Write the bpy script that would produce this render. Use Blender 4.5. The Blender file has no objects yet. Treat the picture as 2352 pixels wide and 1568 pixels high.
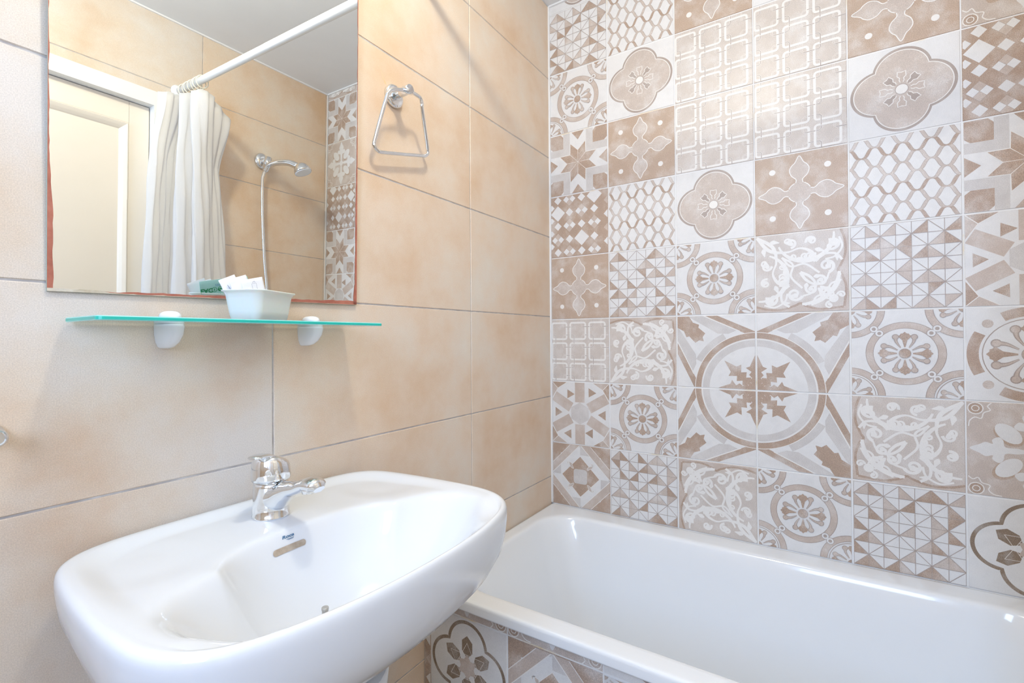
import bpy, bmesh, math, random
from mathutils import Vector, Matrix

ZO = 0.19            # height offset: floor at z = 0
C = bpy.context.scene.collection
SC = bpy.context.scene

# ------------------------------------------------------------------ camera
cam_d = bpy.data.cameras.new('camera')
cam = bpy.data.objects.new('camera', cam_d)
C.objects.link(cam)
F_PX, CX, CY = 1112.34, 1156.006, 768.422
YAW, PITCH, ROLL = 0.58393, 0.00633, -0.00703
fw = Vector((math.cos(YAW)*math.cos(PITCH), math.sin(YAW)*math.cos(PITCH), math.sin(PITCH)))
r0 = Vector((math.sin(YAW), -math.cos(YAW), 0)); u0 = r0.cross(fw)
rt = math.cos(ROLL)*r0 + math.sin(ROLL)*u0
up = -math.sin(ROLL)*r0 + math.cos(ROLL)*u0
M = Matrix(((rt.x, up.x, -fw.x, -1.59255), (rt.y, up.y, -fw.y, -0.84136), (rt.z, up.z, -fw.z, 1.35-ZO), (0, 0, 0, 1)))
cam.matrix_world = M
cam_d.sensor_width = 36.0
cam_d.lens = F_PX*36.0/2352.0
cam_d.shift_x = (1176-CX)/2352.0
cam_d.shift_y = (CY-784)/2352.0
cam_d.clip_start = 0.02
SC.camera = cam

# ------------------------------------------------------------------ light and exposure
SC.view_settings.view_transform = 'Standard'
SC.view_settings.look = 'None'
SC.view_settings.gamma = 1.0
SC.view_settings.use_curve_mapping = False
SC.view_settings.exposure = 0.03
w = bpy.data.worlds.new('world'); SC.world = w; w.use_nodes = True
w.node_tree.nodes['Background'].inputs[0].default_value = (0.75, 0.87, 1.0, 1)
w.node_tree.nodes['Background'].inputs[1].default_value = 1.0
LAMP = Vector((-1.115, -0.57, 2.50-ZO))
ld = bpy.data.lights.new('ceiling_lamp_light', 'POINT')
ld.energy = 17.0; ld.color = (1.0, 0.94, 0.77); ld.shadow_soft_size = 0.045
lo = bpy.data.objects.new('ceiling_lamp_light', ld); C.objects.link(lo); lo.location = LAMP
FILL_WIN = (-1.30, -0.60, 1.20, 2.30)     # unseen window, added in the left wall for cool fill: y0, y1, z0, z1 (metres above the floor)
ad = bpy.data.lights.new('added_cool_fill', 'AREA')  # cool fill light, added at the unseen window opening
ad.shape = 'RECTANGLE'; ad.size = FILL_WIN[1]-FILL_WIN[0]-.08; ad.size_y = FILL_WIN[3]-FILL_WIN[2]-.08
ad.energy = 27.0; ad.color = (0.49, 0.67, 1.0)
ao = bpy.data.objects.new('added_cool_fill', ad); C.objects.link(ao)
ao.location = (-2.63, (FILL_WIN[0]+FILL_WIN[1])/2, (FILL_WIN[2]+FILL_WIN[3])/2)
ao.rotation_euler = (math.pi/2, 0, -math.pi/2)

# ------------------------------------------------------------------ helpers
random.seed(7)
def V(*a): return Vector(a)
def lin(r, g, b):
    f = lambda c: (c/255/12.92) if c/255 <= .04045 else ((c/255+.055)/1.055)**2.4
    return (f(r), f(g), f(b))
def link(name, me, mats, parent=None, loc=None, smooth=None):
    o = bpy.data.objects.new(name, me)
    C.objects.link(o)
    for m in (mats if isinstance(mats, (list, tuple)) else [mats]): me.materials.append(m)
    if parent is not None: o.parent = parent
    elif loc is not None: o.location = loc
    return o
class MB:
    """collects vertices (scene coordinates before the floor offset) and faces"""
    def __init__(s): s.v = []; s.f = []; s.m = []; s.sm = []
    def face(s, pts, mat=0, smooth=False):
        n = len(s.v); s.v += [tuple(p) for p in pts]; s.f.append(tuple(range(n, n+len(pts)))); s.m.append(mat); s.sm.append(smooth)
    def grid(s, rows, mat=0, closed_u=False, closed_v=False, smooth=True, flip=False):
        n = len(s.v); nu = len(rows[0]); nv = len(rows)
        for r in rows: s.v += [tuple(p) for p in r]
        for i in range(nv if closed_v else nv-1):
            for j in range(nu if closed_u else nu-1):
                a = n+i*nu+j; b = n+i*nu+(j+1) % nu; c = n+((i+1) % nv)*nu+(j+1) % nu; d = n+((i+1) % nv)*nu+j
                s.f.append((a, d, c, b) if flip else (a, b, c, d)); s.m.append(mat); s.sm.append(smooth)
    def cap(s, ring, mat=0, flip=False, smooth=False):
        r = list(ring)[::-1] if flip else list(ring)
        s.face(r, mat, smooth)
    def box(s, a, b, mat=0):
        x0, y0, z0 = a; x1, y1, z1 = b
        p = [(x0,y0,z0),(x1,y0,z0),(x1,y1,z0),(x0,y1,z0),(x0,y0,z1),(x1,y0,z1),(x1,y1,z1),(x0,y1,z1)]
        n = len(s.v); s.v += p
        for q in ((0,3,2,1),(4,5,6,7),(0,1,5,4),(1,2,6,5),(2,3,7,6),(3,0,4,7)):
            s.f.append(tuple(n+k for k in q)); s.m.append(mat); s.sm.append(False)
    def tube(s, pts, r, n=14, mat=0, closed=False, caps=True, ry=None, ref=None):
        pts = [Vector(p) for p in pts]; m = len(pts); rows = []
        rr = r if callable(r) else (lambda i: r[i] if isinstance(r, (list, tuple)) else r)
        pn = None
        for i, p in enumerate(pts):
            if closed: t = pts[(i+1) % m]-pts[i-1]
            else: t = pts[min(i+1, m-1)]-pts[max(i-1, 0)]
            t.normalize()
            if pn is None:
                a = Vector(ref) if ref else (Vector((0,0,1)) if abs(t.z) < .9 else Vector((1,0,0)))
                pn = (a-t*a.dot(t)).normalized()
            else: pn = (pn-t*pn.dot(t)).normalized()
            b = t.cross(pn)
            k = rr(i); k2 = (ry[i] if isinstance(ry, (list, tuple)) else ry) if ry is not None else k
            rows.append([p+pn*(k*math.cos(2*math.pi*j/n))+b*(k2*math.sin(2*math.pi*j/n)) for j in range(n)])
        s.grid(rows, mat, closed_u=True, closed_v=closed)
        if caps and not closed: s.cap(rows[0], mat, True); s.cap(rows[-1], mat)
    def lathe(s, org, ax, prof, n=28, mat=0, cap0=True, cap1=True, sx=1.0):
        """prof: list of (radius, distance along ax)"""
        ax = Vector(ax).normalized(); a = Vector((0,0,1)) if abs(ax.z) < .9 else Vector((1,0,0))
        u = (a-ax*a.dot(ax)).normalized(); v = ax.cross(u); org = Vector(org)
        rows = [[org+ax*h+u*(r*sx*math.cos(2*math.pi*j/n))+v*(r*math.sin(2*math.pi*j/n)) for j in range(n)] for r, h in prof]
        s.grid(rows, mat, closed_u=True)
        if cap0: s.cap(rows[0], mat, True)
        if cap1: s.cap(rows[-1], mat)
    def build(s, name, mats, parent=None, base=None):
        """base: scene point (before offset) of the object's origin; children use their parent's"""
        root = parent
        while root is not None and root.parent is not None: root = root.parent
        if parent is not None: off = Vector(root['_b'])
        else: off = Vector(base if base is not None else (0, 0, ZO))
        me = bpy.data.meshes.new(name)
        me.from_pydata([tuple(Vector(p)-off) for p in s.v], [], s.f)
        for p, mi, sm in zip(me.polygons, s.m, s.sm): p.material_index = mi; p.use_smooth = sm
        bm = bmesh.new(); bm.from_mesh(me); bmesh.ops.remove_doubles(bm, verts=bm.verts, dist=1e-6) if len(s.v) < 60000 and not getattr(s, 'raw', False) else None
        if not getattr(s, 'raw', False): bmesh.ops.recalc_face_normals(bm, faces=bm.faces)
        bm.to_mesh(me); bm.free()
        o = link(name, me, mats, parent, (off-Vector((0, 0, ZO))) if parent is None else None)
        if parent is None: o['_b'] = tuple(off)
        return o
def tag(o, label=None, cat=None, group=None, kind=None):
    if label: o['label'] = label
    if cat: o['category'] = cat
    if group: o['group'] = group
    if kind: o['kind'] = kind
    return o
def thing(name, label, cat, base, group=None):
    o = bpy.data.objects.new(name, None); C.objects.link(o); o.empty_display_size = .05
    o.location = Vector(base)-Vector((0, 0, ZO)); o['_b'] = tuple(base)
    return tag(o, label, cat, group)
def catmull(P, k=8, closed=False):
    P = [Vector(p) for p in P]; n = len(P); out = []
    for i in range(n if closed else n-1):
        p1, p2 = P[i], P[(i+1) % n]
        p0 = P[i-1] if (closed or i > 0) else p1*2-p2
        p3 = P[(i+2) % n] if (closed or i < n-2) else p2*2-p1
        for j in range(k):
            t = j/k
            out.append(.5*((2*p1)+(p2-p0)*t+(2*p0-5*p1+4*p2-p3)*t*t+(3*p1-p0-3*p2+p3)*t**3))
    if not closed: out.append(P[-1])
    return out
def rrect(x0, x1, y0, y1, r, n=8):
    """rounded rectangle, counter clockwise, 4*(n+1) points"""
    o = []
    for cx, cy, a in ((x1-r, y1-r, 0), (x0+r, y1-r, 90), (x0+r, y0+r, 180), (x1-r, y0+r, 270)):
        for k in range(n+1):
            t = math.radians(a+90*k/n); o.append((cx+r*math.cos(t), cy+r*math.sin(t)))
    return o
def sstep(a, b, x):
    t = min(1, max(0, (x-a)/(b-a))); return t*t*(3-2*t)

# ------------------------------------------------------------------ materials
def mat(name, col, rough=.5, metal=0.0, coat=0.0, **kw):
    m = bpy.data.materials.new(name); m.use_nodes = True
    b = m.node_tree.nodes['Principled BSDF']
    b.inputs['Base Color'].default_value = (*col, 1); b.inputs['Roughness'].default_value = rough
    b.inputs['Metallic'].default_value = metal; b.inputs['Coat Weight'].default_value = coat
    for k, v in kw.items(): b.inputs[k.replace('_', ' ')].default_value = v
    return m
def noise_mix(m, cols, scale, detail=6, stops=None, bump=0, bscale=300, rough_var=None, speck=None, coord='Object', stretch=None):
    nt = m.node_tree; N = nt.nodes; L = nt.links; b = N['Principled BSDF']
    tc = N.new('ShaderNodeTexCoord'); src = tc.outputs[coord]
    if stretch:
        mp = N.new('ShaderNodeMapping'); mp.inputs['Scale'].default_value = stretch; L.new(src, mp.inputs[0]); src = mp.outputs[0]
    no = N.new('ShaderNodeTexNoise'); no.inputs['Scale'].default_value = scale; no.inputs['Detail'].default_value = detail
    no.inputs['Roughness'].default_value = .62
    L.new(src, no.inputs['Vector'])
    cr = N.new('ShaderNodeValToRGB'); L.new(no.outputs['Fac'], cr.inputs[0])
    stops = stops or [.35+.3*i/(len(cols)-1) for i in range(len(cols))]
    e = cr.color_ramp.elements
    while len(e) < len(cols): e.new(.5)
    for i, c in enumerate(cols): e[i].position = stops[i]; e[i].color = (*c, 1)
    out = cr.outputs[0]
    if speck:
        n2 = N.new('ShaderNodeTexNoise'); n2.inputs['Scale'].default_value = speck[0]; n2.inputs['Detail'].default_value = 2
        L.new(src, n2.inputs['Vector'])
        mr = N.new('ShaderNodeMapRange'); mr.inputs[1].default_value = .35; mr.inputs[2].default_value = .68
        mr.inputs[3].default_value = 1-speck[1]; mr.inputs[4].default_value = 1+speck[1]
        L.new(n2.outputs['Fac'], mr.inputs[0])
        mx = N.new('ShaderNodeVectorMath'); mx.operation = 'MULTIPLY'; L.new(out, mx.inputs[0]); L.new(mr.outputs[0], mx.inputs[1]); out = mx.outputs[0]
    L.new(out, b.inputs['Base Color'])
    if bump:
        n3 = N.new('ShaderNodeTexNoise'); n3.inputs['Scale'].default_value = bscale; n3.inputs['Detail'].default_value = 3
        L.new(src, n3.inputs['Vector'])
        bp = N.new('ShaderNodeBump'); bp.inputs['Strength'].default_value = bump; bp.inputs['Distance'].default_value = .001
        L.new(n3.outputs['Fac'], bp.inputs['Height']); L.new(bp.outputs[0], b.inputs['Normal'])
    return m
M_BEIGE = noise_mix(mat('beige_stoneware_warm_light', (.6, .5, .4), .42), [(.69,.49,.32), (.75,.60,.46), (.76,.68,.58)], 3.2, 8, [.34,.5,.66], .05, 900, speck=(700, .09))  # beige tile with warm lamp light put into its colour
M_BEIGE_COOL_LIT = noise_mix(mat('beige_stoneware_cool_light', (.6, .5, .4), .42), [(.66,.49,.35), (.71,.60,.49), (.73,.67,.61)], 3.2, 8, [.32,.47,.62], .05, 900, speck=(700, .09))  # same beige tile, cool light from the left put into its colour
M_GROUT = noise_mix(mat('grey_grout', (.5,.5,.5), .85), [(.40,.37,.36), (.60,.57,.55)], 25)
M_GROUTW = noise_mix(mat('white_grout', (.8,.8,.8), .8), [(.78,.63,.38), (.83,.82,.80), (.85,.85,.85)], 7, 4, [.30,.42,.6])
def pat(name, c, wear=.35, sp=.10, to=(.79,.77,.75)):
    wear *= 1.3; c = tuple(q*1.06 for q in c)
    mixc = tuple(a+(b-a)*wear for a, b in zip(c, to))
    return noise_mix(mat(name, c, .38), [tuple(q*.93 for q in c), c, mixc], 17, 10, [.30,.48,.72], speck=(620, sp*1.2))
M_RUST = noise_mix(mat('rust_stain', (.75,.5,.25), .5), [(.74,.47,.20), (.72,.58,.44)], 60)
P_W = pat('tile_white', (.745,.735,.725), .4, .035, (.68,.67,.66))
P_G = pat('tile_light_grey', (.60,.57,.55), .4, .08)
P_T = pat('tile_tan', (.55,.46,.40), .4, .10)
P_B = pat('tile_brown', (.44,.325,.25), .42, .17)
P_D = pat('tile_line_brown', (.40,.33,.29), .2, .08)
P_V = pat('tile_mid_brown', (.49,.37,.285), .42, .15)
P_O = pat('tile_line_white', (.80,.775,.74), .2, .03)
P_K = pat('tile_dark_brown', (.27,.20,.145), .30, .24)
P_U = pat('tile_taupe', (.56,.48,.425), .5, .12)
P_A = pat('tile_pale_taupe', (.60,.535,.485), .5, .12)
PATM = [M_GROUTW, P_W, P_G, P_T, P_B, P_D, P_V, P_O, P_K, P_U, P_A]
PI_ = dict(grout=0, w=1, g=2, t=3, b=4, d=5, v=6, o=7, k=8, u=9, a=10)
M_CEIL = noise_mix(mat('white_ceiling_paint', (.7,.71,.71), .8), [(.83,.84,.84), (.86,.87,.87)], 4)
M_CAULK = mat('white_silicone', (.86,.86,.86), .4)
M_PORC = mat('white_porcelain', (.765,.785,.815), .09, coat=.15)
M_ENAM = mat('white_enamel', (.885,.91,.94), .10, coat=.4)
M_CHROME = mat('chrome', (.80,.82,.84), .05, 1.0)
M_CHROME_OLD = noise_mix(mat('spotted_chrome', (.8,.82,.84), .08, 1.0), [(.62,.66,.70), (.82,.84,.86)], 160, 3, [.28,.40])
M_KNOB = mat('dull_metal', (.52,.50,.46), .35, .8)
M_DARKHOLE = mat('dark_opening', (.10,.07,.05), .8)
M_SLOT = noise_mix(mat('stained_overflow', (.42,.33,.25), .7), [(.36,.28,.20), (.52,.44,.36)], 60)
M_MIRROR = mat('mirror_silver', (.875,.90,.885), 0.0, 1.0)
M_RED = noise_mix(mat('red_brown_backing_paint', (.45,.14,.09), .5), [(.36,.11,.07), (.50,.18,.12)], 40)
M_WORNB = noise_mix(mat('worn_beige_backing', (.62,.55,.42), .6), [(.52,.44,.32), (.70,.65,.55)], 60)
M_GEDGE = mat('green_mirror_edge', (.42,.52,.42), .2)
M_TEAL = mat('teal_glass_edge', (.02,.60,.50), .15, Transmission_Weight=.25)
M_TEAL2 = mat('pale_teal_glass_edge', (.35,.86,.82), .15, Transmission_Weight=.2)
M_GLASS = mat('tinted_glass', (.80,.95,.95), .0, Transmission_Weight=1.0, IOR=1.45)
M_PLAST = mat('white_plastic', (.84,.87,.90), .25)
M_TRAY = mat('pale_tray_plastic', (.80,.88,.84), .3, Subsurface_Weight=.15)
M_PAPER = mat('white_sachet_paper', (.86,.86,.90), .45)
M_MINT = mat('mint_sachet', (.42,.70,.66), .4)
M_INKG = mat('green_ink', (.02,.28,.10), .5)
M_INKB = mat('blue_ink', (.06,.22,.52), .5)
M_INKGREY = mat('grey_ink', (.40,.40,.46), .5)
M_INKD = mat('dark_ink', (.10,.13,.20), .5)
M_LOGO = mat('blue_glaze_ink', (.09,.20,.34), .3)
M_ROD = mat('white_rod_enamel', (.87,.87,.84), .25)
M_RING = mat('cream_ring_plastic', (.82,.79,.66), .35)
M_DOOR = noise_mix(mat('cream_door_paint', (.82,.74,.63), .4), [(.82,.745,.64), (.845,.77,.67)], 3)
M_FRAME = mat('white_frame_paint', (.84,.83,.80), .35)
M_FLOOR = noise_mix(mat('beige_floor_tile', (.5,.42,.34), .4), [(.46,.42,.38), (.58,.54,.50)], 5, 8)
M_CURT = bpy.data.materials.new('white_curtain_cloth'); M_CURT.use_nodes = True
nt = M_CURT.node_tree; nt.nodes.remove(nt.nodes['Principled BSDF'])
d1 = nt.nodes.new('ShaderNodeBsdfDiffuse'); d1.inputs[0].default_value = (.93,.93,.94,1)
t1 = nt.nodes.new('ShaderNodeBsdfTranslucent'); t1.inputs[0].default_value = (.94,.93,.92,1)
wv = nt.nodes.new('ShaderNodeTexNoise'); wv.inputs['Scale'].default_value = 45; wv.inputs['Detail'].default_value = 5
bp = nt.nodes.new('ShaderNodeBump'); bp.inputs['Strength'].default_value = .25; bp.inputs['Distance'].default_value = .004
nt.links.new(wv.outputs['Fac'], bp.inputs['Height']); nt.links.new(bp.outputs[0], d1.inputs['Normal'])
ms = nt.nodes.new('ShaderNodeMixShader'); ms.inputs[0].default_value = .55
nt.links.new(d1.outputs[0], ms.inputs[1]); nt.links.new(t1.outputs[0], ms.inputs[2])
nt.links.new(ms.outputs[0], nt.nodes['Material Output'].inputs[0])
M_LAMPGLASS = mat('lamp_diffuser', (.9,.88,.8), .4, Emission_Color=(1,.85,.66,1), Emission_Strength=2.0)

# ------------------------------------------------------------------ room numbers (scene coordinates before the floor offset)
YF = -1.356                    # wall opposite the mirror
XL = -2.60                     # left end of the room
ZC = 2.577                     # ceiling
ZF = ZO                        # floor
TP = .225; C0 = .2267; Z0 = 1.41551            # patterned tile pitch, first joint, joint height
XA, WA, HA, ZA = .48559, .59904, .29359, 1.42645   # beige tile joints

def tile_face(mb, P, u0, u1, v0, v1, g=.0014, dep=.0016, m=0):
    """one tile: raised face with sloped edges; P(u, v, d) maps to the wall, d = towards the room"""
    if u1-u0 < .004 or v1-v0 < .004: return
    b = .0012
    a = [(u0+g, v0+g), (u1-g, v0+g), (u1-g, v1-g), (u0+g, v1-g)]
    i = [(u0+g+b, v0+g+b), (u1-g-b, v0+g+b), (u1-g-b, v1-g-b), (u0+g+b, v1-g-b)]
    mb.face([P(x, y, 0) for x, y in i], m)
    for k in range(4):
        j = (k+1) % 4
        mb.face([P(*a[k], -dep), P(*a[j], -dep), P(*i[j], 0), P(*i[k], 0)], m)
def rect_minus(r, h):
    x0, x1, y0, y1 = r; a0, a1, b0, b1 = h
    if a1 <= x0 or a0 >= x1 or b1 <= y0 or b0 >= y1: return [r]
    o = []
    if y0 < b0: o.append((x0, x1, y0, b0))
    if y1 > b1: o.append((x0, x1, b1, y1))
    c0, c1 = max(y0, b0), min(y1, b1)
    if x0 < a0: o.append((x0, a0, c0, c1))
    if x1 > a1: o.append((a1, x1, c0, c1))
    return o
def beige_wall(name, P, U0, U1, uj, hole=None, zj=ZA, thick=.10, cool_lit=lambda u, j: False, extra=()):
    """P(u, z, d); uj = one vertical joint"""
    mb = MB()
    us = sorted({U0, U1} | {uj+k*WA for k in range(-8, 9) if U0 < uj+k*WA < U1})
    zs = sorted({ZF, ZC} | {zj+k*HA for k in range(-8, 9) if ZF < zj+k*HA < ZC})
    for i in range(len(us)-1):
        for j in range(len(zs)-1):
            rs = [(us[i], us[i+1], zs[j], zs[j+1])]
            if hole: rs = [q for r in rs for q in rect_minus(r, hole)]
            for r in rs: tile_face(mb, P, *r, m=2 if cool_lit((us[i]+us[i+1])/2, j) else 0)
    back = [(U0, U1, ZF, ZC)]
    if hole: back = rect_minus(back[0], hole)
    for x0, x1, y0, y1 in back:
        q = [(x0, y0), (x1, y0), (x1, y1), (x0, y1)]
        f = [P(*p, -.0016) for p in q]; bk = [P(*p, -thick) for p in q]
        mb.face(f, 1); mb.face(bk[::-1], 1)
        for k in range(4): mb.face([f[k], bk[k], bk[(k+1) % 4], f[(k+1) % 4]], 1)
    for pts in extra: mb.face([P(u, z, .0002) for u, z in pts], 3)
    mb.raw = True
    o = mb.build(name, [M_BEIGE, M_GROUT, M_BEIGE_COOL_LIT, M_RUST])
    return tag(o, kind='structure')

wall_back = beige_wall('wall_back', lambda u, z, d: (u, -d, z), XL, 0.0, -XA, cool_lit=lambda u, j: u < -1.1, extra=[[(-.8255,1.9745),(-.8235,1.9735),(-.8160,1.958),(-.8085,1.9465),(-.8035,1.9395),(-.8095,1.9400),(-.8150,1.9515)]])
DOOR = (-1.56, -0.735, ZF, 2.268)
wall_front = beige_wall('wall_front', lambda u, z, d: (-u, YF+d, z), 0.0, -XL, .608, hole=(-DOOR[1], -DOOR[0], ZF, DOOR[3]-.005), zj=ZA, cool_lit=lambda u, j: u > .61)
wall_left = beige_wall('wall_left', lambda u, z, d: (XL+d, u, z), YF, 0.0, -.4, hole=(FILL_WIN[0], FILL_WIN[1], FILL_WIN[2]+ZO, FILL_WIN[3]+ZO))

mb = MB()
nx, ny = 5, 3
for i in range(9):
    for j in range(4):
        x0, x1 = XL+i*.4, min(XL+(i+1)*.4, 0); y1 = -j*.4; y0 = max(YF, -(j+1)*.4)
        if x1 > x0 and y1 > y0: tile_face(mb, lambda u, v, d: (u, v, ZF+d), x0, x1, y0, y1)
mb.box((XL-.1, YF-.1, ZF-.1), (.1, .1, ZF-.0016), 1)
mb.raw = True
tag(mb.build('floor', [M_FLOOR, M_GROUT]), kind='structure')
mb = MB(); mb.box((XL-.1, YF-.1, ZC), (.1, .1, ZC+.1))
tag(mb.build('ceiling', M_CEIL), kind='structure')

# ------------------------------------------------------------------ patterned tiles
LV = .00010; LK = .04
def clip_poly(p, lo=.0065, hi=.9935, u1=None, v0=None, v1=None, u0=None):
    for ax, val, s in ((0, u0 if u0 is not None else lo, 1), (0, u1 if u1 is not None else hi, -1), (1, v0 if v0 is not None else lo, 1), (1, v1 if v1 is not None else hi, -1)):
        o = []
        for i in range(len(p)):
            a, b = p[i-1], p[i]
            ia, ib = s*(a[ax]-val) >= 0, s*(b[ax]-val) >= 0
            if ia != ib:
                t = (val-a[ax])/(b[ax]-a[ax]); o.append((a[0]+t*(b[0]-a[0]), a[1]+t*(b[1]-a[1])))
            if ib: o.append(b)
        p = o
        if len(p) < 3: return None
    return p
class Pat:
    def __init__(s, base='w'): s.q = []; s.base = base; s.k = 0
    def p(s, pts, c, l=1, k=None):
        if k is None: s.k += 1; k = s.k
        s.q.append(([(float(x), float(y)) for x, y in pts], c, l+k*LK))
    def circ(s, x, y, r, c, l=1, n=24, ry=None, rot=0):
        ry = ry or r; ca, sa = math.cos(rot), math.sin(rot); o = []
        for k in range(n):
            t = 2*math.pi*k/n; a, b = r*math.cos(t), ry*math.sin(t); o.append((x+a*ca-b*sa, y+a*sa+b*ca))
        s.p(o, c, l)
    def stroke(s, P, wd, c, l=1, closed=False):
        P = [(p[0], p[1]) for p in P]; n = len(P); L = []; R = []
        for i, (x, y) in enumerate(P):
            a = P[i-1] if (closed or i > 0) else P[i]; b = P[(i+1) % n] if (closed or i < n-1) else P[i]
            dx, dy = b[0]-a[0], b[1]-a[1]; k = math.hypot(dx, dy) or 1; h = (wd(i/max(1, n-1)) if callable(wd) else wd)/2
            L.append((x-dy/k*h, y+dx/k*h)); R.append((x+dy/k*h, y-dx/k*h))
        s.k += 1
        for i in range(n if closed else n-1):
            j = (i+1) % n; s.p([R[i], R[j], L[j], L[i]], c, l, s.k)
    def arc(s, x, y, r, wd, a0, a1, c, l=1, n=None):
        n = n or max(6, int(abs(a1-a0)/8))
        cl = abs(a1-a0) >= 359.9
        s.stroke([(x+r*math.cos(math.radians(a0+(a1-a0)*k/n)), y+r*math.sin(math.radians(a0+(a1-a0)*k/n))) for k in range(n if cl else n+1)], wd, c, l, cl)
    def spline(s, P, wd, c, l=1, k=6, closed=False):
        s.stroke([(q.x, q.y) for q in catmull([(a, b, 0) for a, b in P], k, closed)], wd, c, l, closed)
    def blob(s, P, c, l=1, k=5, out=None, ow=.008, ol=None):
        q = [(v.x, v.y) for v in catmull([(a, b, 0) for a, b in P], k, True)]
        s.p(q, c, l)
        if out: s.stroke(q, ow, out, ol or l+1, True)
    def rot4(s, f):
        n = len(s.q); f(); add = s.q[n:]
        for k in (1, 2, 3):
            for pts, c, l in add:
                o = pts
                for _ in range(k): o = [(1-y, x) for x, y in o]
                s.q.append((o, c, l+k*LK*.27))
def polar(x, y, r, a): return (x+r*math.cos(math.radians(a)), y+r*math.sin(math.radians(a)))
def flower(p, x, y, s=1.0):
    p.circ(x, y, .052*s, 'b', 2, 18); p.arc(x, y, .052*s, .007, 0, 360, 'd', 3, 18)
    for k in range(4):
        a = 90*k; ca, sa = math.cos(math.radians(a)), math.sin(math.radians(a))
        f = lambda r, h: (x+s*(r*ca-h*sa), y+s*(r*sa+h*ca))
        p.p([f(.07,.006), f(.07,-.006), f(.15,-.022), f(.20,-.065), f(.205,-.045), f(.225,-.035), f(.225,-.02), f(.245,0), f(.225,.02), f(.225,.035), f(.205,.045), f(.20,.065), f(.15,.022)], 'b', 2)
    for k in range(4):
        for sg in (-1, 1):
            a = 45+90*k+sg*15
            b0 = polar(x, y, .075*s, a); b1 = polar(x, y, .15*s, a); b2 = polar(x, y, .205*s, a+sg*6)
            P = [b0, b1, b2]
            p.spline(P, lambda t: (.012+.03*t)*s, 'd', 2, 6); p.circ(*b2, .032*s, 'd', 2, 14)
            p.spline(P, lambda t: (.004+.018*t)*s, 't', 3, 6); p.circ(*b2, .024*s, 't', 3, 14)
def t_rings():
    p = Pat('w')
    p.arc(.5, .5, .32, .075, 0, 360, 'd', 1, 48); p.arc(.5, .5, .32, .061, 0, 360, 't', 2, 48)
    for cx in (0, 1):
        for cy in (0, 1):
            a = {(0,0): 0, (1,0): 90, (1,1): 180, (0,1): 270}[(cx, cy)]
            p.arc(cx, cy, .29, .075, a, a+90, 'd', 1, 14); p.arc(cx, cy, .29, .061, a, a+90, 't', 2, 14)
            if cy == 0: p.arc(cx, cy, .235, .008, a, a+90, 'd', 1, 14)
            flower(p, cx, cy, .92)
            sx, sy = (1 if cx == 0 else -1), (1 if cy == 0 else -1)
            for t in (.222, .272): p.circ(cx+sx*t, cy+sy*t, .042, 'd', 3, 18); p.circ(cx+sx*t, cy+sy*t, .036, 'w', 4, 18)
            for t in (.222, .272): p.circ(cx+sx*t, cy+sy*t, .019, 'd', 5, 14)
    flower(p, .5, .5)
    return p
def t_tri(seed=1):
    rnd = random.Random(seed); p = Pat('w'); n = 7; h = 1/n; m = .012
    S = lambda a: m+a*(1-2*m)
    for i in range(n):
        for j in range(n):
            x0, x1, y0, y1 = S(i*h), S((i+1)*h), S(j*h), S((j+1)*h)
            sl = (i+j) % 2 == 0
            lower = [(x0, y0), (x1, y0), (x1, y1)] if sl else [(x0, y0), (x1, y0), (x0, y1)]
            upper = [(x0, y0), (x1, y1), (x0, y1)] if sl else [(x1, y0), (x1, y1), (x0, y1)]
            r = rnd.random(); c = rnd.choice(['b', 't', 't', 'u', 'b'])
            if (j+i//2) % 2 == 0 and r < .85: p.p(lower, c, 1)
            elif r < .45: p.p(lower if r < .3 else upper, c, 1)
            p.stroke([(x0, y0), (x1, y1)] if sl else [(x0, y1), (x1, y0)], .007, 'd', 2)
    for i in range(n+1):
        p.stroke([(S(i*h), S(0)), (S(i*h), S(1))], .006, 'd', 2); p.stroke([(S(0), S(i*h)), (S(1), S(i*h))], .006, 'd', 2)
    return p
def t_lattice():
    p = Pat('w'); wd = 1/8; h = .112
    for k in range(-1, 10):
        sg = 1 if k % 2 == 0 else -1; N = 96; y0 = .5+(k-4)*h
        pts = [(i/N, y0+sg*h/2*math.sin(math.pi/2*math.cos(math.pi*(i/N-.125)/wd))*.985) for i in range(N+1)]
        wf = lambda t: .005+.024*abs(math.sin(math.pi*(t-.125)/wd))
        p.stroke(pts, lambda t: wf(t)+.008, 'd', 1); p.stroke(pts, wf, 'b' if k in (0, 3, 7) else 'u', 2)
    return p
def t_cross():
    p = Pat('v')
    P = [(.045,.10),(.035,.16),(.085,.215),(.105,.285),(.08,.34),(.045,.375),(0,.455)]
    arm = [(x, y) for x, y in P]+[(-x, y) for x, y in P[-2::-1]]
    for k in range(4):
        c, s = math.cos(k*math.pi/2), math.sin(k*math.pi/2)
        q = [(v.x, v.y) for v in catmull([(a, b, 0) for a, b in arm], 4)]
        q = [(.5+x*c-y*s, .5+x*s+y*c) for x, y in q]
        p.p(q, 'u', 2); p.stroke(q, .010, 'o', 3)
    p.circ(.5, .5, .125, 'u', 4, 24)
    for k in range(4): p.arc(.5, .5, .125, .010, 90*k+24, 90*k+66, 'o', 5, 6)
    p.arc(.5, .5, .05, .008, 0, 360, 't', 5, 16)
    for sx in (-1, 1):
        for sy in (-1, 1): p.circ(.5+sx*.295, .5+sy*.295, .036, 'o', 2, 18)
    return p
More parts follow.
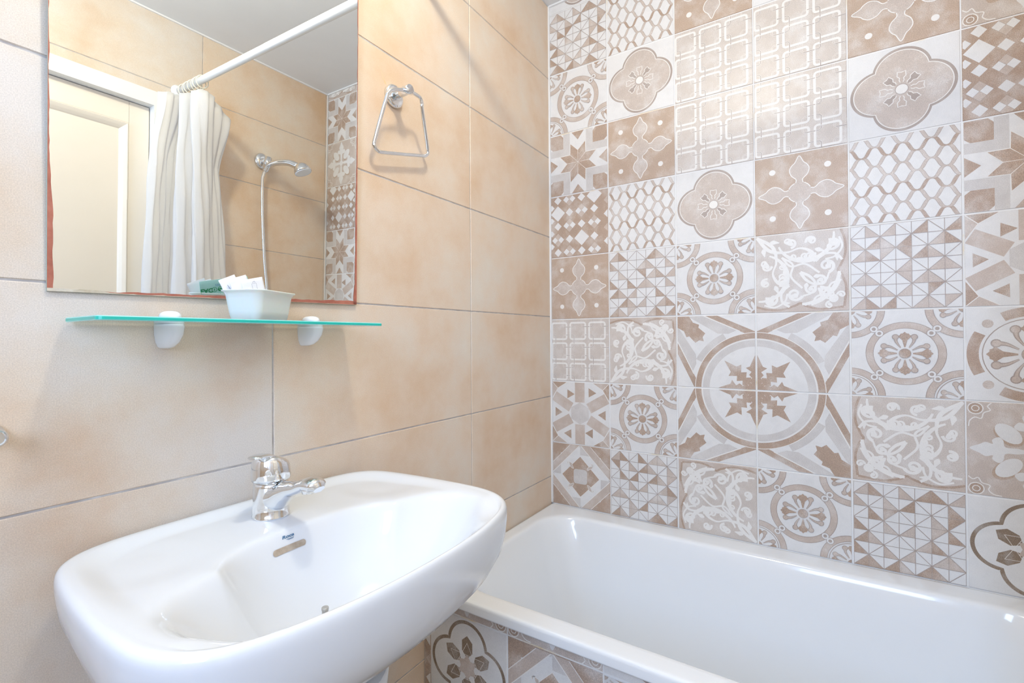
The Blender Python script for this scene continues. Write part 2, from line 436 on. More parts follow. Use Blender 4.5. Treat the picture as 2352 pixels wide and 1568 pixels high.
def t_quatre():
    p = Pat('w'); d, R = .21, .265
    def shape(k):
        o = []
        for i in range(96):
            a = 360*i/96; ph = math.radians(((a+45) % 90)-45)
            r = d*math.cos(ph)+math.sqrt(R*R-(d*math.sin(ph))**2)
            o.append(polar(.5, .5, r-k, a))
        return o
    p.p(shape(0), 'd', 1); p.p(shape(.028), 'o', 2); p.p(shape(.038), 'u', 3)
    for k in range(8):
        a = 45*k+22.5*0; ca, sa = math.cos(math.radians(a)), math.sin(math.radians(a))
        f = lambda r, h: (.5+r*ca-h*sa, .5+r*sa+h*ca)
        q = [f(.078,.012), f(.10,.022), f(.125,.018), f(.15,.04), f(.20,.036), f(.192,0), f(.20,-.036), f(.15,-.04), f(.125,-.018), f(.10,-.022), f(.078,-.012)]
        p.p(q, 'd' if k % 2 else 't', 4); p.stroke(q, .009, 'o', 5)
    p.circ(.5, .5, .062, 'd', 5, 22); p.circ(.5, .5, .054, 'o', 6, 22)
    return p
def t_chain():
    p = Pat('a')
    C3 = (.160, .485, .81)
    for i in range(3):
        for j in range(3):
            cx, cy = C3[i]-.01, C3[j]
            for dx, dy in ((.125, .125), (.165, .165)):
                q = rrect(cx+dx-.03, cx+dx+.23, cy+dy-.03, cy+dy+.23, .03, 3) if dx < .15 else None
            for (px, py, qx, qy) in ((.055, .19, .055, -.19), (.19, .055, -.19, .055)): pass
            L1 = [(cx+.065, cy+.20), (cx+.065, cy+.085), (cx+.085, cy+.065), (cx+.20, cy+.065)]
            L2 = [(cx-.065, cy-.20), (cx-.065, cy-.085), (cx-.085, cy-.065), (cx-.20, cy-.065)]
            L3 = [(cx+.065, cy-.20), (cx+.065, cy-.085), (cx+.085, cy-.065), (cx+.20, cy-.065)]
            L4 = [(cx-.065, cy+.20), (cx-.065, cy+.085), (cx-.085, cy+.065), (cx-.20, cy+.065)]
            for n, L in enumerate((L1, L2, L3, L4)):
                p.stroke(L, .017, 'o', 1); p.stroke(L, .009, 'd' if n % 2 else 'u', 2)
            p.stroke(rrect(cx-.130, cx+.130, cy-.130, cy+.130, .03, 3), .028, 'o', 2.5, True)
            for n, L in enumerate((L1, L2)): p.stroke(L[:2] if n else L[2:], .009, 'd', 4)
    return p
def t_star():
    p = Pat('w'); c = .5
    def bar(): p.p([(.245,0), (.36,0), (.36,.36), (0,.36), (0,.245), (.245,.245)], 'g', 1)
    p.rot4(bar)
    def corner(): p.p([(0,0), (.19,0), (.245,.06), (.245,.245), (.06,.245), (0,.19)], 'b', 2)
    p.rot4(corner)
    def tri(): p.p([(.385,0), (.615,0), (.5,.145)], 'b', 2); p.p([(.36,0),(.36,.36),(.5,.17),(.64,.36),(.64,0),(.625,0),(.5,.16),(.375,0)], 'w', 2)
    p.rot4(tri)
    for k in range(8):
        a = polar(c, c, .19, 45*k); b = polar(c, c, .19, 45*k+45); t = polar(c, c, .335, 45*k+22.5)
        p.p([(c, c), a, t, b], 'b', 4); p.stroke([(c, c), a, t, b], .007, 'o', 5, True)
    return p
def t_diam():
    p = Pat('b')
    us = (.14,.345,.555,.77); vs = (.93,.72,.51,.29,.085)
    rows = ('sgsB', 'Bsgs', 'sgsg', 'gsBs', 'sgsg')
    D = lambda x, y, h, c, l=1: p.p([(x-h, y), (x, y-h), (x+h, y), (x, y+h)], c, l)
    for v, r in zip(vs, rows):
        for u, k in zip(us, r):
            if k == 's': D(u, v, .066, 'w')
            elif k == 'B': D(u, v, .126, 'w')
            else:
                D(u, v, .112, 'd', 1)
                for dx, dy, cc in ((-.055, 0, 'w'), (.055, 0, 'w'), (0, .055, 't'), (0, -.055, 't')): D(u+dx, v+dy, .053, cc, 2)
    for v in (.82,.61,.4,.19): D(.985, v, .06, 'w' if int(v*100) % 2 else 't'); D(.03, v, .05, 'w')
    return p
def spiral(p, x, y, r, a0, turns, wd, c='o', l=3):
    n = int(abs(turns)*18)+4
    P = [polar(x, y, r*(1-.78*k/n), a0+360*turns*k/n) for k in range(n+1)]
    p.stroke(P, lambda t: wd*(1-.35*t), c, l); p.circ(*P[-1], wd*.85, c, l, 12)
    return P[0]
def t_arab(rot=0):
    p = Pat('a')
    def item(fn):
        n = len(p.q); fn(); add = p.q[n:]
        for pts, c, l in add: p.q.append(([(y, x) for x, y in pts][::-1], c, l+LK*.45))
    def border():
        P = [(0,.915),(.14,.955),(.3,.96),(.44,.915),(.5,.885),(.56,.925),(.7,.965),(.85,.955),(.94,.945)]
        p.p([(0,1)]+P+[(.96,.96),(1,1)], 't', 1)
        p.spline(P, .026, 'b', 2, 6)
    item(border)
    def scroll():
        p.arc(.5, .47, .43, lambda t: .03+.02*math.sin(math.pi*t), 20, 88, 'o', 3, 14)
        p.arc(.06, .55, .30, lambda t: .02+.035*math.sin(math.pi*t), -70, 95, 'o', 3, 20)
        p.spline([(.5,.5),(.60,.56),(.66,.66),(.62,.76),(.52,.80)], lambda t: .036-.016*t, 'o', 3)
        p.spline([(.02,.02),(.16,.20),(.35,.24),(.5,.20),(.62,.26),(.66,.38)], lambda t: .032+.012*math.sin(9*t), 'o', 3)
        p.spline([(.66,.38),(.74,.30),(.86,.30),(.93,.38)], .028, 'o', 3)
        p.spline([(.30,.30),(.40,.42),(.55,.40),(.70,.52)], lambda t: .024, 'o', 3)
        spiral(p, .55, .30, .05, 30, 1.1, .026); spiral(p, .74, .72, .05, 200, -1.0, .026); spiral(p, .92, .80, .045, 180, 1.0, .024); spiral(p, .30, .42, .045, 300, 1.0, .024)
        p.spline([(.10,.90),(.22,.93),(.33,.86),(.36,.76)], .022, 'o', 3); p.spline([(.62,.92),(.66,.82),(.74,.78)], .022, 'o', 3)
        spiral(p, .44, .77, .085, 20, 1.15, .036); spiral(p, .20, .82, .075, 200, -1.1, .034)
        spiral(p, .71, .62, .065, 250, 1.1, .032); spiral(p, .30, .60, .06, 120, -1.2, .03)
        spiral(p, .13, .40, .06, 0, 1.1, .03); spiral(p, .84, .17, .07, 90, -1.1, .032)
        spiral(p, .62, .12, .06, 160, 1.1, .03); spiral(p, .36, .11, .05, 60, -1, .028)
        for x, y, a, s in ((.74,.80,45,.06), (.56,.68,100,.045), (.24,.70,70,.05), (.10,.62,100,.04), (.50,.34,20,.05), (.80,.42,75,.045), (.22,.10,10,.05), (.90,.56,95,.035), (.35,.88,0,.035)):
            ca, sa = math.cos(math.radians(a)), math.sin(math.radians(a))
            f = lambda u, v: (x+s*(u*ca-v*sa), y+s*(u*sa+v*ca))
            p.blob([f(-1,0), f(-.3,.55), f(.3,.38), f(1.2,0), f(.3,-.38), f(-.3,-.55)], 'o', 4, 4)
    item(scroll)
    p.circ(.84, .84, .05, 'o', 3, 18)
    for _ in range(rot): p.q = [([(1-y, x) for x, y in pts], c, l) for pts, c, l in p.q]
    return p
def t_medal(fx, fy):
    """quarter of the big medallion; centre at (0,0) before flipping"""
    p = Pat('w')
    p.arc(0, 0, .615, .085, 0, 90, 'g', 1, 22); p.arc(0, 0, .715, .075, 0, 90, 'b', 2, 22)
    p.arc(0, 0, .669, .010, 0, 90, 'o', 3, 22); p.arc(0, 0, .755, .008, 0, 90, 'o', 3, 22)
    n = len(p.q)
    p.p([(-.02,.745), (.04,.70), (.64,1.0), (.49,1.0), (.0,.765)], 'b', 2)
    A = [(.80,1.0), (.30,.79)]
    p.p([(.68,1.0), (.23,.785), (.33,.74), (.46,.745), (.87,1.0)], 'g', 1)
    p.stroke([(.66,1.0), (.19,.775)], .010, 'o', 3)
    holly = [(0,0), (.05,.0), (.075,.06), (.055,.09), (.085,.12), (.05,.16), (.085,.20), (.055,.24), (.125,.29), (.075,.31), (.055,.36), (.0,.49)]
    p.p([(0,0)]+holly[1:]+[(0,.49)], 'b', 2)
    add = p.q[n:]
    for pts, c, l in add: p.q.append(([(y, x) for x, y in pts][::-1], c, l+LK*.45))
    p.arc(0, 0, .80, .085, 28, 62, 'g', 1, 12)
    lf = [(.02,-.03), (.12,-.02), (.16,-.075), (.20,-.03), (.245,-.085), (.29,-.035), (.36,-.11), (.38,-.05), (.54,0)]
    q = lf+[(x, -y) for x, y in lf[::-1][1:]]
    k = math.sqrt(.5); p.p([(k*(x-y), k*(x+y)) for x, y in q], 'b', 2)
    b = [(1.0,.86), (.93,.80), (.87,.70), (.80,.69), (.735,.66), (.70,.60), (.685,.66), (.60,.60), (.655,.685)]
    b = [(1,1),(1,.84),(.9,.78),(.87,.70),(.83,.71),(.75,.62),(.70,.655),(.64,.64)]
    p.p(b+[(y, x) for x, y in b[::-1][:-1]], 'b', 2)
    for x, y, a in ((.965,.70,70), (.70,.965,20)): pass
    p.q = [([(x if fx > 0 else 1-x, y if fy > 0 else 1-y) for x, y in pts], c, l) for pts, c, l in p.q]
    return p
def t_wheel():
    p = Pat('w')
    for k in range(6):
        a = 90+60*k; ca, sa = math.cos(math.radians(a)), math.sin(math.radians(a))
        f = lambda r, h: (.5+r*ca-h*sa, .5+r*sa+h*ca)
        p.p([f(.175,-.082), f(.52,-.082), f(.52,.082), f(.175,.082)], 't', 1)
        a += 30; ca, sa = math.cos(math.radians(a)), math.sin(math.radians(a))
        f = lambda r, h: (.5+r*ca-h*sa, .5+r*sa+h*ca)
        p.p([f(.305,.0), f(.43,-.075), f(.43,.075)][::1] if k % 3 else [f(.305,-.075), f(.43,0), f(.305,.075)], 'b', 2)
    p.p([polar(.5, .5, .175, 30+60*k) for k in range(6)], 'g', 2)
    def cor():
        p.p([(0,0), (.30,0), (.115,.115)], 't', 3); p.p([(0,0), (.115,.115), (0,.30)], 'b', 3)
        p.stroke([(.30,0), (.115,.115), (0,.30)], .008, 'o', 4); p.stroke([(0,0), (.115,.115)], .008, 'o', 4)
    p.rot4(cor)
    return p
def t_pin():
    p = Pat('b')
    p.p([(.5,0), (1,.5), (.5,1), (0,.5)], 'g', 1)
    def q():
        p.p([(.5,.03), (.84,.16), (.84,.5), (.72,.5), (.5,.22)], 'w', 2)
        p.p([(0,.34), (.17,.17), (.34,0), (.5,0), (0,.5)], 't', 2)
        p.stroke([(.5,0), (.34,0), (0,.34)], .008, 'o', 3); p.stroke([(0,.5), (.5,0)], .010, 'o', 4)
    p.rot4(q)
    p.p([(.5,.18), (.82,.5), (.5,.82), (.18,.5)], 'b', 3); p.stroke([(.5,.18), (.82,.5), (.5,.82), (.18,.5)], .008, 'o', 4, True)
    p.p(rrect(.385, .615, .385, .615, .04, 3), 'g', 5)
    def tul(): p.blob([(.385,.385), (.36,.33), (.28,.30), (.33,.29), (.29,.28), (.30,.35), (.33,.36)], 'u', 4, 3, 'o', .006)
    p.rot4(tul)
    return p
def t_fleur():
    p = Pat('u')
    sh = [(.0,.03),(.028,.10),(.035,.20),(.10,.215),(.135,.25),(.10,.30),(.06,.295),(.075,.35),(.045,.40),(0,.475)]
    arm = sh+[(-x, y) for x, y in sh[::-1][1:-1]]
    for k in range(4):
        c, s = math.cos(k*math.pi/2), math.sin(k*math.pi/2)
        q = [(v.x, v.y) for v in catmull([(a, b, 0) for a, b in arm], 4, True)]
        p.p([(.5+x*c-y*s, .5+x*s+y*c) for x, y in q], 'w', 3)
        x, y = polar(.5, .5, .25, 45+90*k)
        p.circ(x+.014*c, y-.02, .135, 'v', 1, 20, .085, math.radians(45+90*k)); p.circ(x, y, .125, 'w', 2, 20, .075, math.radians(45+90*k))
    p.circ(.5, .5, .06, 'w', 3, 16)
    def lace():
        p.circ(.075, .075, .06, 'b', 1, 14); p.arc(.075, .075, .06, .010, 0, 360, 'o', 2, 16); p.arc(.075,.075,.03,.008,0,360,'o',2,10)
        p.spline([(.01,.20),(.05,.17),(.09,.19),(.12,.14),(.18,.12),(.17,.07),(.21,.03),(.27,.02)], .010, 'o', 2)
    p.rot4(lace)
    return p
def t_hexstar():
    p = Pat('w')
    o = []
    for i in range(120):
        a = 360*i/120; ph = math.radians(((a+45) % 90)-45)
        r = .225*math.cos(ph)+math.sqrt(.242**2-(.225*math.sin(ph))**2)
        o.append(polar(.5, .5, r-.005, a))
    p.stroke(o, .036, 'k', 1, True)
    for k in range(6):
        a = 90+60*k; ca, sa = math.cos(math.radians(a)), math.sin(math.radians(a))
        f = lambda r, h: (.5+r*ca-h*sa, .5+r*sa+h*ca)
        p.p([f(.09,0), f(.16,-.068), f(.265,-.068), f(.325,0), f(.265,.068), f(.16,.068)], 'k', 1)
    for j in (0, 1):
        p.stroke([polar(.5, .5, .25, 90+60*j+120*k) for k in range(3)], .008, 'o', 3, True)
    p.p([polar(.5, .5, .13, 90+60*(k//2)+30*(k % 2)) if k % 2 == 0 else polar(.5, .5, .085, 120+60*(k//2)) for k in range(12)], 't', 2)
    return p
def t_bigring():
    p = Pat('w')
    for k in range(4): p.arc(.5, .5, .44, .095, 90*k+52-90+8, 90*k+38+0-90+80+8-8+0, 'b', 1, 14)
    p.arc(.5, .5, .365, .009, 0, 360, 'd', 1, 44)
    for k in range(4):
        x, y = polar(.5, .5, .455, 45+90*k); p.circ(x, y, .062, 'w', 2, 20); p.circ(x, y, .045, 'u', 3, 18)
    flower(p, .5, .5, 1.38)
    return p
PATS = {'R': t_rings(), 'L': t_lattice(), 'X': t_cross(), 'Q': t_quatre(), 'K': t_chain(), 'S': t_star(), 'D': t_diam(), 'W': t_wheel(), 'Z': t_pin(), 'F': t_fleur(), 'G': t_hexstar(), 'B': t_bigring()}
for k in range(4): PATS['T%d' % k] = t_tri(k+3); PATS['A%d' % k] = t_arab(k)
PATS['M0'] = t_medal(-1, 1); PATS['M1'] = t_medal(1, 1); PATS['M2'] = t_medal(-1, -1); PATS['M3'] = t_medal(1, -1)
def put_tile(mb, P, key, u0, v0, U=(None, None), Vv=(None, None)):
    """tile with lower left corner (u0, v0); U, Vv limit the part that is used (cut tiles)"""
    pt = PATS[key]
    a0 = max(u0, U[0]) if U[0] is not None else u0; a1 = min(u0+TP, U[1]) if U[1] is not None else u0+TP
    b0 = max(v0, Vv[0]) if Vv[0] is not None else v0; b1 = min(v0+TP, Vv[1]) if Vv[1] is not None else v0+TP
    if a1-a0 < .004 or b1-b0 < .004: return
    tile_face(mb, P, a0, a1, b0, b1, m=PI_[pt.base])
    g = .0027
    k = dict(u0=(a0-u0+g)/TP, u1=(a1-u0-g)/TP, v0=(b0-v0+g)/TP, v1=(b1-v0-g)/TP)
    for pts, c, l in pt.q:
        q = clip_poly(pts, **k)
        if q: mb.face([P(u0+x*TP, v0+y*TP, l*LV) for x, y in q], PI_[c])
PB = lambda u, v, d: (-d, -u, v)       # u runs from the mirror wall towards the opposite wall
LAY = { 5: ['Q','F','A1','Q','L','A2'], 4: ['T0','L','X','Q','D','S'], 3: ['R','Q','K','K','X','F'], 2: ['S','X','K','K','Q','D'],
        1: ['D','L','Q','X','L','S'], 0: ['X','T1','R','A3','T2','W'], -1: ['K','A0','M0','M1','R','B'], -2: ['W','R','M2','M3','A2','F'],
       -3: ['Z','T3','A1','R','T0','G'], -4: ['R','X','S','Q','F','L'], -5: ['L','D','W','T1','X','K'], -6: ['Q','K','R','S','Z','D']}
mb = MB()
for r, row in LAY.items():
    for c in range(7):
        key = row[c] if c < 6 else row[0]
        put_tile(mb, PB, key, C0-TP+c*TP, Z0+r*TP, (.0012, -YF), (ZF, ZC))
f = [(0.0016,0,ZF),(0.0016,YF,ZF),(0.0016,YF,ZC),(0.0016,0,ZC)]
mb.face(f, 0); mb.box((.0017, YF-.1, ZF), (.1, .1, ZC), 0)
mb.raw = True
tag(mb.build('wall_right', PATM), kind='structure')

# white silicone joints in the corners
mb = MB(); mb.box((-.006, -.006, .745), (-.0001, -.0001, ZC-.0005)); tag(mb.build('trim_1', M_CAULK), kind='structure')
mb = MB(); mb.box((-.005, YF+.0001, .745), (-.0001, YF+.005, ZC-.0005)); tag(mb.build('trim_2', M_CAULK), kind='structure')
mb = MB(); mb.box((XL+.001, YF+.0001, ZC-.006), (-.006, YF+.007, ZC-.0002)); tag(mb.build('trim_3', M_CAULK), kind='structure')
mb = MB(); mb.box((-.007, YF+.008, ZC-.006), (-.0001, -.006, ZC-.0002)); tag(mb.build('trim_4', M_CAULK), kind='structure')

# ------------------------------------------------------------------ door and added window
mb = MB()
x0, x1, zt = DOOR[0], DOOR[1], DOOR[3]
dr = mb; fy = YF+.012
mb.box((x0, YF-.09, zt-.055), (x1, fy, zt)); mb.box((x0, YF-.09, ZF), (x0+.055, fy, zt-.055)); mb.box((x1-.05, YF-.09, ZF), (x1, fy, zt-.055))
door = mb.build('door_1', M_FRAME, base=((x0+x1)/2, YF, ZF)); tag(door, kind='structure')
lf0, lf1, lz = x0+.058, x1-.053, zt-.058
ys = YF-.028          # leaf face
mb = MB(); st = .064
mb.box((lf0, ys-.03, ZF+.008), (lf1, ys-.012, lz))
mb.box((lf0, ys-.012, ZF+.008), (lf0+st, ys, lz)); mb.box((lf1-st, ys-.012, ZF+.008), (lf1, ys, lz))
for a, b in ((lz-.080, lz), (ZF+.92, ZF+1.05), (ZF+.008, ZF+.16)): mb.box((lf0+st+.0008, ys-.012, a), (lf1-st-.0008, ys, b))
mb.build('leaf', M_DOOR, door)
def moulding(zb, zt_):
    mb = MB(); p = [(0, .0), (.006, .007), (.012, .004), (.017, .001), (.025, -.006), (.029, -.011)]
    X0, X1 = lf0+st, lf1-st
    rows = [[(X0+a, ys+h-.001, zb+a), (X1-a, ys+h-.001, zb+a), (X1-a, ys+h-.001, zt_-a), (X0+a, ys+h-.001, zt_-a)] for a, h in p]
    mb.grid(rows, closed_u=True, smooth=False); return mb.build('moulding', M_DOOR, door)
moulding(ZF+1.05, lz-.080); moulding(ZF+.16, ZF+.92)
mb = MB(); mb.lathe((lf0+.06, ys, ZF+1.0), (0, 1, 0), [(.024,0),(.024,.006),(.009,.008),(.009,.045)], 18); mb.tube([(lf0+.06, ys+.045, ZF+1.0), (lf0+.13, ys+.047, ZF+1.0), (lf0+.17, ys+.042, ZF+1.0)], .008, 12)
mb.build('door_handle', M_CHROME, door)

mb = MB(); a0, a1, b0, b1 = FILL_WIN[0], FILL_WIN[1], FILL_WIN[2]+ZO, FILL_WIN[3]+ZO
for (p, q) in (((a0, b0), (a1, b0+.05)), ((a0, b1-.05), (a1, b1)), ((a0, b0+.05), (a0+.05, b1-.05)), ((a1-.05, b0+.05), (a1, b1-.05))):
    mb.box((XL-.09, p[0], p[1]), (XL+.008, q[0], q[1]))
added_win = mb.build('added_window_1', M_FRAME, base=(XL, (a0+a1)/2, b0)); tag(added_win, kind='structure')  # unseen frame, added around the cool fill light

# ------------------------------------------------------------------ wall mirror
MY = lambda x, z: -.010-.00322*(x+1.15)-.01657*(z-1.75)
MX0, MX1, MZ0, MZ1 = -1.3955, -.8985, 1.4155, 2.215
MBOT = lambda x: 1.4148+(x-MX0)*.016
mir = thing('wall_mirror', 'frameless wall mirror with worn red-brown lower edge above the glass shelf', 'mirror', (-1.147, -.01, MZ0))
mb = MB()
fr = [(MX0, MY(MX0, MZ0), MBOT(MX0)), (MX1, MY(MX1, MZ0), MBOT(MX1)), (MX1, MY(MX1, MZ1), MZ1), (MX0, MY(MX0, MZ1), MZ1)]
bk = [(x, y+.0032, z) for x, y, z in fr]
mb.face(fr, 0); mb.face(bk[::-1], 1)
for k in range(4): mb.face([fr[k], bk[k], bk[(k+1) % 4], fr[(k+1) % 4]], 1)
mb.raw = True
mb.build('mirror_glass', [M_MIRROR, M_GEDGE], mir)
rnd = random.Random(4)
def edge_strip(name, side, wf, m, lift=.0003):
    mb = MB(); N = 90; jit = 0
    P = []
    for i in range(N+1):
        t = i/N; jit = jit*.75+rnd.uniform(-1, 1)*.0006; wd = max(.0004, wf(t)+jit)
        if side == 'b': x = MX0+(MX1-MX0)*t; P.append(((x, MBOT(x)), (x, MBOT(x)+wd)))
        else:
            z = MBOT(MX0 if side == 'l' else MX1)+(MZ1-MZ0)*t; x = MX0 if side == 'l' else MX1; P.append(((x, z), (x+(wd if side == 'l' else -wd), z)))
    for i in range(N):
        q = [P[i][0], P[i+1][0], P[i+1][1], P[i][1]]
        mb.face([(x, MY(x, z)-lift, z) for x, z in q])
    mb.build(name, m, mir)
edge_strip('worn_bottom_edge', 'b', lambda t: .0022+.0055*t if t > .05 else .002, M_RED)
edge_strip('worn_left_edge', 'l', lambda t: .005*(1-sstep(.10, .30, t))+.0014, M_RED)
edge_strip('worn_right_edge', 'r', lambda t: .0035*(1-sstep(.2, .5, t))+.0012+.003*(1-sstep(.02,.06,t)), M_RED)
edge_strip('bare_corner', 'b', lambda t: .0042*(1-sstep(.10, .18, t)) if t < .18 else .0, M_WORNB, .0005)
for x in (-1.33, -.97):
    mb = MB(); mb.box((x-.02, MY(x, 2.1)+.0035, 2.08), (x+.02, -.0002, 2.12)); mb.build('mounting_pad', M_WORNB, mir)

# ------------------------------------------------------------------ glass shelf
SX0, SX1, SY0, SY1, SZ0, SZ1 = -1.379, -.930, -.122, -.004, 1.3745, 1.3805
sh = thing('glass_shelf', 'teal edged glass shelf on two white plastic brackets under the mirror', 'shelf', (-1.154, -.06, SZ0))
mb = MB(); q = rrect(SX0, SX1, SY0, SY1, .008, 4)
qi = rrect(SX0+.0009, SX1-.0009, SY0+.0009, SY1-.0009, .0075, 4)
L4 = [[(x, y, SZ0) for x, y in qi], [(x, y, SZ0+.0012) for x, y in q], [(x, y, SZ1-.0012) for x, y in q], [(x, y, SZ1) for x, y in qi]]
mb.face(L4[3], 0); mb.face(L4[0][::-1], 0)
for k in range(len(q)):
    j = (k+1) % len(q)
    for i, m_ in ((0, 2), (1, 1), (2, 2)): mb.face([L4[i][k], L4[i][j], L4[i+1][j], L4[i+1][k]], m_)
mb.build('glass_pane', [M_GLASS, M_TEAL, M_TEAL2], sh)
for bx in (-1.262, -1.023):
    mb = MB(); hw = .0125
    # body below the glass: tapering tongue; cap above the glass
    rows = []
    for z, sx, dy in ((1.3742, 1, .052), (1.370, 1, .054), (1.358, .96, .050), (1.347, .82, .040), (1.340, .60, .027), (1.3375, .35, .014)):
        rows.append([(bx+hw*sx*x, -.0002-dy*y, z) for x, y in [(-1, 0), (-1, .55), (-.85, .85), (-.45, 1), (0, 1.04), (.45, 1), (.85, .85), (1, .55), (1, 0)]])
    mb.grid(rows); mb.face(rows[0][::-1]); mb.face(rows[-1])
    br = mb.build('bracket', M_PLAST, sh)
    mb = MB(); rows = []
    for z, s in ((1.3808, 1.0), (1.386, .97), (1.390, .85), (1.3925, .6), (1.3935, .25)):
        rows.append([(bx+.0135*s*math.cos(t), -.024+.022*s*math.sin(t), z) for t in [2*math.pi*k/20 for k in range(20)]])
    mb.grid(rows, closed_u=True); mb.cap(rows[0], flip=True); mb.cap(rows[-1])
    mb.build('bracket_cap', M_PLAST, br)

# ------------------------------------------------------------------ tray with sachets
TZ = SZ1+.0004
TC = Vector((-1.1443, -.0610)); TA = math.radians(24); THX, THY = .0425, .0262
tr = thing('plastic_tray', 'small white plastic tray holding sachets on the glass shelf', 'tray', (TC.x, TC.y, TZ))
mb = MB()
def tring(z, g, r=.012):
    q = rrect(-THX-g, THX+g, -THY-g, THY+g, r+g*.6, 7)
    return [(TC.x+x*math.cos(TA)-y*math.sin(TA), TC.y+x*math.sin(TA)+y*math.cos(TA), z) for x, y in q]
rows = [tring(TZ, -.003, .010), tring(TZ+.0012, 0), tring(TZ+.014, .0025), tring(TZ+.034, .0056), tring(TZ+.041, .0068), tring(TZ+.0448, .0095), tring(TZ+.0463, .0118), tring(TZ+.0476, .0118), tring(TZ+.0468, .008), tring(TZ+.041, .0052), tring(TZ+.012, .0003), tring(TZ+.003, -.003)]
mb.grid(rows, closed_u=True); mb.cap(rows[0], flip=True); mb.cap(rows[-1])
mb.build('tray_body', M_TRAY, tr)
FONT_CACHE = {}
def text_mesh(s, size, extr=.0, shear=0.0, bold=0.0):
    cu = bpy.data.curves.new('text', 'FONT'); cu.body = s; cu.size = size; cu.shear = shear; cu.offset = bold; cu.align_x = 'CENTER'; cu.align_y = 'CENTER'; cu.resolution_u = 3
    ob = bpy.data.objects.new('text', cu); C.objects.link(ob)
    dg = bpy.context.evaluated_depsgraph_get(); dg.update()
    me = bpy.data.meshes.new_from_object(ob.evaluated_get(dg))
    vs = [tuple(v.co) for v in me.vertices]; fs = [tuple(p.vertices) for p in me.polygons]
    bpy.data.objects.remove(ob); bpy.data.curves.remove(cu); bpy.data.meshes.remove(me)
    return vs, fs
def put_text(mb, s, size, P, x, y, shear=0, bold=0, m=0, flip=False):
    vs, fs = text_mesh(s, size, shear=shear, bold=bold)
    for f in fs: mb.face([P(x+vs[k][0], y+(-vs[k][1] if flip else vs[k][1])) for k in f], m)
def sachet(name, label, org, w_, h_, ang, lean, yaw, m, art=None, group=None):
    """pillow packet standing in the tray; local (a, b) on its face; face looks along -y before yaw"""
    o = thing(name, label, 'sachet', org, group)
    R = Matrix.Rotation(yaw, 3, 'Z') @ Matrix.Rotation(lean, 3, 'X') @ Matrix.Rotation(ang, 3, 'Y')
    org = Vector(org)
    def P(a, b, d=0.0): return org+R @ Vector((a, -d, b))
    mb = MB(); n = 12; fr, bk = [], []
    for j in range(n+1):
        r1, r2 = [], []
        for i in range(n+1):
            a = -w_/2+w_*i/n; b = h_*j/n
            t = .0022*max(0, math.sin(math.pi*min(1, max(0, (b-.005)/(h_-.010)))))*max(0, math.sin(math.pi*i/n))**.6+.00025
            r1.append(P(a, b, t)); r2.append(P(a, b, -t))
        fr.append(r1); bk.append(r2)
    mb.grid(fr); mb.grid(bk, flip=True)
    mb.grid([[r[0] for r in fr], [r[0] for r in bk]]); mb.grid([[r[-1] for r in fr], [r[-1] for r in bk]], flip=True); mb.grid([fr[-1], bk[-1]]); mb.grid([fr[0], bk[0]], flip=True)
    mb.build('packet', m, o)
    if art: art(o, P, w_, h_)
    return o
def art_vial(o, P, w_, h_):
    mb = MB(); S = .0030
    def ln(pts, wd):
        p = Pat(); p.stroke(pts, wd, 'd')
        for q, _, _ in p.q: mb.face([P(x, y, S) for x, y in q])
    ln([(-.004,.046),(-.004,.058),(.004,.058),(.004,.046)], .0006); ln([(-.002,.058),(-.002,.0605),(.002,.0605),(.002,.058)], .0006); ln([(-.001,.060),(.001,.062),(.003,.0605)], .0005)
    mb.build('printed_bottle_outline', M_INKGREY, o)
def art_line(o, P, w_, h_):
    mb = MB(); S = .0030
    p = Pat(); p.stroke([(.002,.040),(.0025,.062)], .0008, 'd'); p.stroke([(-.004,.045),(-.006,.060)], .0006, 'd')
    for q, _, _ in p.q: mb.face([P(x, y, S) for x, y in q])
    mb.build('printed_line', M_INKD, o)
def art_mint(o, P, w_, h_):
    # printed side faces the mirror; the packet stands upside down
    S = -.0027
    Pm = lambda x, y: P(x, h_-y, S)
    mb = MB(); put_text(mb, 'EAC', .0105, Pm, -.014, .0165, bold=.0003)
    p = Pat()
    for cx in (-.0015, .0085, .0195): p.arc(cx, .0165, .0040, .0008, 0, 360, 'd', 1, 20)
    p.arc(.0085, .0165, .0030, .0016, 20, 200, 'd'); p.p([(.0055,.0165), (.0085,.0145), (.0115,.0175), (.0085,.0170)], 'd'); p.stroke([(-.0015,.0145),(-.0015,.0185)], .0012, 'd'); p.stroke([(.0180,.0155),(.0195,.0180),(.0205,.0155)], .0009, 'd')
    for q, _, _ in p.q: mb.face([Pm(x, y) for x, y in q])
    mb.build('printed_marks', M_INKG, o)
    mb = MB(); put_text(mb, '220923', .0052, Pm, .008, .0088); mb.build('printed_date', M_INKB, o)
    mb = MB(); p = Pat()
    for k in range(9): p.stroke([(-.017+.0030*k, .0235), (-.0160+.0030*k, .0262+.0008*(k % 3))], .0005, 'd')
    p.stroke([(-.004,.0298),(.009,.0298)], .0005, 'd'); p.stroke([(-.009,.0330),(.014,.0330)], .0011, 'd')
    for q, _, _ in p.q: mb.face([Pm(x, y) for x, y in q])
    mb.build('printed_text_lines', M_INKD, o)
zb = TZ+.0036
G = 'sachets standing in the plastic tray'
sachet('mint_sachet', 'mint green printed sachet at the back of the tray, seen in the mirror', (-1.158, -.0560, zb), .046, .0715, -.24, -.27, 0, M_MINT, art_mint, G)
sachet('white_sachet', 'leftmost white sachet in the tray, leaning left with dark print lines', (-1.165, -.060, zb), .029, .071, -.44, -.10, .06, M_PAPER, art_line, G)
sachet('white_sachet', 'middle white sachet in the tray, behind the one with a bottle drawing', (-1.158, -.065, zb), .031, .0697, -.36, -.06, .06, M_PAPER, None, G)
